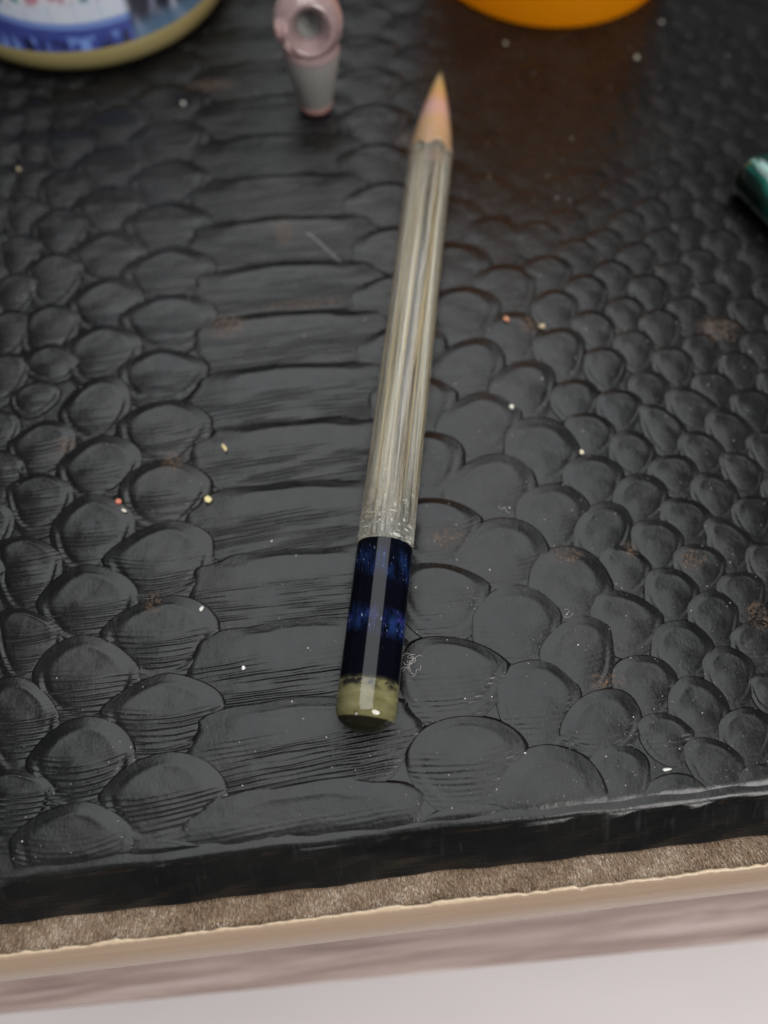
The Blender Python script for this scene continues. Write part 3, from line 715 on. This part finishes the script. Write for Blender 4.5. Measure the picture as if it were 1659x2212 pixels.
# ------------------------------------------------------------------ orange bottle, far right
OC = (57.2, 185.6); OR_ = 27.2
OZ = max(zat(OC[0]+OR_*0.6*math.cos(t), OC[1]+OR_*0.6*math.sin(t)) for t in np.linspace(0, 6.28, 40))
bot = thing('pill_bottle', 'translucent orange plastic bottle with rounded base near the pencil point', 'bottle')
m = NT('orange_plastic'); P = m.mmpos()
m.set(Base__Color=(1.0, 0.40, 0.004), Roughness=0.22, IOR=1.46, Transmission__Weight=0.0)
tr = m.n('ShaderNodeBsdfTranslucent', Color=(1.0, 0.55, 0.015)); mx = m.n('ShaderNodeMixShader', Fac=0.7)
outn = m.t.nodes['Material Output']
m.t.links.new(m.b.outputs[0], mx.inputs[1]); m.t.links.new(tr.outputs[0], mx.inputs[2]); m.t.links.new(mx.outputs[0], outn.inputs['Surface'])
prof = [(1.0, 0.05), (0.8, 12), (0.15, OR_-4.5), (0.0, OR_-3.6), (0.3, OR_-1.9), (1.1, OR_-0.7), (2.4, OR_-0.1), (4.0, OR_), (70, OR_+0.4), (70.6, OR_-0.4), (70, OR_-1.2), (66, OR_-1.2)]
V, F, S_, A_ = lathe((OC[0], OC[1], OZ), (0, 0, 1), prof, 96)
link('body', mesh_np('body', V, F, m.m), bot)
m = NT('white_cap').set(Base__Color=(0.78, 0.78, 0.76), Roughness=0.45)
tr = m.n('ShaderNodeBsdfTranslucent', Color=(0.85, 0.85, 0.83)); mx = m.n('ShaderNodeMixShader', Fac=0.6)
m.t.links.new(m.b.outputs[0], mx.inputs[1]); m.t.links.new(tr.outputs[0], mx.inputs[2]); m.t.links.new(mx.outputs[0], m.t.nodes['Material Output'].inputs['Surface'])
V, F, S_, A_ = lathe((OC[0], OC[1], OZ), (0, 0, 1), [(62, OR_+0.7), (62, OR_+2.2), (80, OR_+2.0), (82, OR_+0.8), (82.3, 0.05)], 120, wob=lambda t, th: 0.008*math.sin(70*th) if 61 < t < 81 else 0)
link('cap', mesh_np('cap', V, F, m.m), bot)

# ------------------------------------------------------------------ pink glass bowl piece standing on its ground joint
PB = (1.0, 140.9); PBZ = zat(*PB)
bowl = thing('glass_bowl_piece', 'pink glass bowl standing on its frosted grey tapered joint beside the pencil point', 'glass bowl')
m = NT('frosted_joint'); P = m.mmpos()
m.set(Base__Color=(0.30, 0.29, 0.275), Roughness=0.6, Transmission__Weight=0.25, IOR=1.45, Subsurface__Weight=0.0, Normal=m.bump(m.noise(P, 6.0, 3, .6), 0.4, 0.00005))
V, F, S_, A_ = lathe((PB[0], PB[1], PBZ), (0, 0, 1), [(0.05, 2.0), (0.0, 2.6), (0.35, 3.05), (0.9, 3.25), (6, 4.35), (11.6, 5.45), (12.2, 5.3)], 64, cap0=True)
link('ground_joint', mesh_np('ground_joint', V, F, m.m), bowl)
m = NT('pink_rim').set(Base__Color=(0.50, 0.27, 0.24), Roughness=0.15, Transmission__Weight=0.3, IOR=1.5)
V, F, S_, A_ = lathe((PB[0], PB[1], PBZ), (0, 0, 1), [(0.02, 2.0), (-0.02, 2.65), (0.25, 3.12), (0.7, 3.36), (1.3, 3.48), (1.5, 3.38)], 64)
link('joint_lip', mesh_np('joint_lip', V, F, m.m), bowl)
m = NT('pink_glass'); P = m.mmpos()
pkn = m.noise(P, 0.35, 3, 0.6)
m.set(Base__Color=m.mix(pkn, (0.50, 0.32, 0.32), (0.72, 0.56, 0.56)), Roughness=0.08, Transmission__Weight=0.6, IOR=1.48, Coat__Weight=0.5)
BO = Vector((PB[0]-0.1, PB[1]+0.2, PBZ+17.0)); bax = (Vector((0, 0, CAM_H))-BO).normalized(); bax = (bax+Vector((0.03, -0.06, -0.30))).normalized()
prof = []
for t in np.linspace(-math.pi/2+0.02, 0.86, 20): prof.append((6.4*math.sin(t), 6.4*math.cos(t)))
prof += [(4.9, 3.85), (4.6, 3.6), (3.8, 3.2), (2.6, 2.6), (1.0, 2.1), (-1.6, 1.4), (-2.0, 0.05)]
V, F, S_, A_ = lathe(tuple(BO), tuple(bax), prof, 64)
bo = link('bowl_bulb', mesh_np('bowl_bulb', V, F, m.m), bowl)
m = NT('bowl_residue').set(Base__Color=(0.26, 0.26, 0.25), Roughness=0.5)
V, F, S_, A_ = lathe(tuple(BO), tuple(bax), [(1.6, 2.15), (0.9, 1.95), (-1.4, 1.25), (-1.7, 0.05)], 32)
link('residue', mesh_np('residue', V, F, m.m), bo)
m = NT('pink_neck').set(Base__Color=(0.58, 0.42, 0.42), Roughness=0.12, Transmission__Weight=0.5, IOR=1.48)
V, F, S_, A_ = lathe((PB[0], PB[1], PBZ), (0, 0, 1), [(11.7, 5.22), (12.1, 5.5), (12.8, 5.3), (13.6, 4.8)], 64)
link('neck', mesh_np('neck', V, F, m.m), bowl)

# ------------------------------------------------------------------ green glass pipe reaching in from the right
gp = thing('green_pipe', 'dark green glass pipe with turquoise swirl lying at the right edge', 'glass pipe')
GD = np.array([0.357, -0.934, 0.0]); GO = np.array([79.8, 110.2, 0.0])
GZ = 4.1+max(zat(*(GO+GD*s)[:2]) for s in np.arange(0, 12, 0.5))
m = NT('green_swirl'); P = m.mmpos()
sw = m.noise(m.vmath('MULTIPLY', P, (0.5, 0.25, 0.5)), 0.27, 3, 0.5, 1.0)
col = m.ramp(sw, [(0.42, (0.002, 0.008, 0.006)), (0.54, (0.004, 0.03, 0.022)), (0.63, (0.012, 0.11, 0.085)), (0.70, (0.16, 0.34, 0.31)), (0.80, (0.01, 0.06, 0.05))])
m.set(Base__Color=col, Roughness=0.12, Coat__Weight=0.6, Transmission__Weight=0.1, IOR=1.5)
prof = [(2.4, 1.6), (0.5, 1.9), (0.0, 2.6), (0.12, 3.3), (0.6, 3.85), (1.5, 4.15), (4, 4.2), (22, 4.3)]
V, F, S_, A_ = lathe((GO[0], GO[1], GZ), GD, prof, 56, cap0=True)
link('stem', mesh_np('stem', V, F, m.m), gp)
prof = [(22, 4.3), (24, 5.2), (27, 8.6), (31, 12.2), (36, 14.2), (42, 14.6), (48, 13), (53, 9), (56, 4), (56.6, 0.05)]
V, F, S_, A_ = lathe((GO[0], GO[1], GZ), np.array([0.357, -0.934, 0.30]), prof, 56)
V[:, 2] -= (22*0.287)
link('head', mesh_np('head', V, F, m.m), gp)

# ------------------------------------------------------------------ crumbs, lint and dust on the leather
def ico(r, sub=1):
    import bmesh
    b = bmesh.new(); bmesh.ops.create_icosphere(b, subdivisions=sub, radius=1.0)
    V = np.array([v.co[:] for v in b.verts]); F = [tuple(v.index for v in f.verts) for f in b.faces]; b.free()
    return V, F
IV, IF = ico(1, 2); IV1, IF1 = ico(1, 1)
def crumb(x, y, sx_, sy_, sz_, col, label, seed):
    r = np.random.default_rng(seed); K = r.normal(0, 1, (4, 3))
    if y > 120: sx_, sy_, sz_ = sx_*0.75, sy_*0.75, sz_*0.75; col = tuple(q*0.7 for q in col)
    d = 1+0.28*np.sin(IV@K[0]*2.2)+0.18*np.sin(IV@K[1]*3.7+1)
    v = IV*d[:, None]*np.array([sx_, sy_, sz_]); a_ = r.uniform(0, 6.28); c, s_ = math.cos(a_), math.sin(a_)
    v = np.stack([v[:, 0]*c-v[:, 1]*s_+x, v[:, 0]*s_+v[:, 1]*c+y, v[:, 2]+zat(x, y)+sz_*0.75], -1)
    m = NT('crumb_'+str(seed)); P = m.mmpos()
    m.set(Base__Color=m.mix(m.noise(P, 2.5, 3), tuple(q*0.65 for q in col), col), Roughness=0.6)
    o = link('crumb', mesh_np('crumb', v, IF, m.m)); tag(o, label, 'crumb', 'crumbs scattered on the leather')
crumb(-18.7, 63.0, .75, .32, .3, (0.72, 0.58, 0.30), 'elongated golden crumb on a broad scale left of the glass pencil', 1)
crumb(-35.2, 55.3, .45, .40, .36, (0.62, 0.20, 0.13), 'reddish pink crumb at the tip of a left scale', 2)
crumb(-34.3, 53.7, .50, .25, .25, (0.78, 0.72, 0.62), 'small white oval crumb just below the reddish crumb', 3)
crumb(-21.5, 54.2, .55, .50, .42, (0.74, 0.66, 0.33), 'pale yellow lumpy crumb at the left end of a broad scale', 4)
crumb(29.9, 83.6, .55, .50, .42, (0.66, 0.30, 0.17), 'orange-brown round crumb right of the clear pencil shaft', 5)
crumb(27.8, 65.9, .42, .38, .35, (0.80, 0.76, 0.66), 'cream bead-like crumb in a crease right of the pencil', 6)
crumb(37.5, 56.6, .45, .36, .33, (0.78, 0.72, 0.52), 'ivory crumb at the tip of a right-hand scale', 7)
crumb(-16.8, 27.5, .30, .26, .22, (0.85, 0.84, 0.80), 'single bright white grain left of the blue band', 8)
crumb(38.7, 8.2, .62, .20, .18, (0.85, 0.84, 0.80), 'thin white flake near the front right edge of the board', 9)
crumb(-25.8, 144.3, .5, .6, .45, (0.70, 0.67, 0.60), 'blurred pale crumb below the round jar', 10)
crumb(69.2, 149.1, .5, .6, .45, (0.66, 0.62, 0.50), 'largest blurred cream crumb below the orange bottle', 11)
crumb(42.6, 156.5, .5, .6, .45, (0.55, 0.48, 0.33), 'blurred tan crumb left below the orange bottle', 12)
crumb(-57.2, 129.2, .5, .6, .45, (0.62, 0.50, 0.32), 'blurred golden crumb near the left side of the board', 13)
crumb(-22.5, 36.8, .42, .24, .2, (0.82, 0.80, 0.75), 'white crumb in the crease left of the dark blue band', 14)
crumb(36.0, 81.8, .6, .5, .35, (0.60, 0.47, 0.32), 'tan crumb beside the orange-brown crumb', 15)
crumb(77.5, 160.0, .5, .6, .45, (0.66, 0.64, 0.60), 'blurred grey-white crumb right of the orange bottle', 16)
# lint threads
def thread(pts, r=0.05):
    V = []; F = []; n = 5
    pts = [np.array(p, float) for p in pts]
    for i, p in enumerate(pts):
        d = pts[min(i+1, len(pts)-1)]-pts[max(i-1, 0)]; a, s_, u = frame(d)
        for k in range(n):
            th = 2*math.pi*k/n; V.append(p+r*(math.cos(th)*s_+math.sin(th)*u))
    return V, grid_faces(n, len(pts), True)
lintm = NT('lint_fibre').set(Base__Color=(0.45, 0.43, 0.40), Roughness=0.8).m
def lint(x, y, spread, count, label, seed, r=0.024):
    g = np.random.default_rng(seed); V = []; F = []; off = 0
    for _ in range(count):
        p = np.array([x, y])+g.normal(0, spread*0.25, 2); h = g.uniform(0, 6.28); pts = []
        for k in range(14):
            pts.append((p[0], p[1], zat(*p)+0.12+0.3*abs(math.sin(k*0.5+h))))
            h += g.normal(0, 0.55); p = p+spread*0.11*np.array([math.cos(h), math.sin(h)])
        v, f = thread(pts, r); V += v; F += [tuple(i+off for i in q) for q in f]; off += len(v)
    o = link('lint', mesh_np('lint', V, F, lintm)); tag(o, label, 'lint')
lint(6.9, 26.3, 1.7, 11, 'tangle of pale lint beside the right side of the dark blue band', 3)
lint(23.5, 48.2, 1.1, 2, 'short curled fibre on a large scale right of the pencil', 4, 0.022)
lint(30.0, 30.8, 1.2, 2, 'fine pale fibres on a scale at mid right', 8, 0.022)
hv = [(-3+5.6*t, 107.0-7.5*t+0.4*math.sin(3*t), 0) for t in np.linspace(0, 1, 16)]
hv = [(x, y, zat(x, y)+0.12) for (x, y, _) in hv]
v, f = thread(hv, 0.06); o = link('hair', mesh_np('hair', v, f, lintm)); tag(o, 'thin pale hair lying across a broad scale left of the shaft', 'hair')
# dust: countless tiny grains, thicker in the creases near the front
ND = 1500; V = []; F = []; off = 0; dc = []
k = 0
while k < ND:
    y = 6+150*rng.uniform()**1.5; x = rng.uniform(-46-0.13*y, 50+0.31*y)
    if rng.uniform() > 0.35 and x < 4: continue
    z = zat(x, y)
    if rng.uniform() < 0.45 and z > 0.35: continue
    r = 0.028+0.075*rng.uniform()**5
    v = IV1[:]*np.array([r*rng.uniform(.7, 2.0), r*rng.uniform(.7, 1.4), r*0.7])
    a_ = rng.uniform(0, 6.28); c, s_ = math.cos(a_), math.sin(a_)
    V.append(np.stack([v[:, 0]*c-v[:, 1]*s_+x, v[:, 0]*s_+v[:, 1]*c+y, v[:, 2]+z+r*0.3], -1))
    F += [tuple(i+off for i in q) for q in IF1]; off += len(v); dc += [rng.uniform()]*len(v); k += 1
m = NT('dust'); dcol = m.ramp(m.attr('fc'), [(0.0, (0.22, 0.18, 0.14)), (0.5, (0.40, 0.37, 0.33)), (1.0, (0.78, 0.77, 0.74))]); m.set(Base__Color=dcol, Roughness=0.7)
o = link('dust', mesh_np('dust', np.concatenate(V), F, m.m, attrs={'fc': dc})); o['kind'] = 'stuff'
o['label'] = 'pale dust grains sprinkled over the black leather'; o['category'] = 'dust'
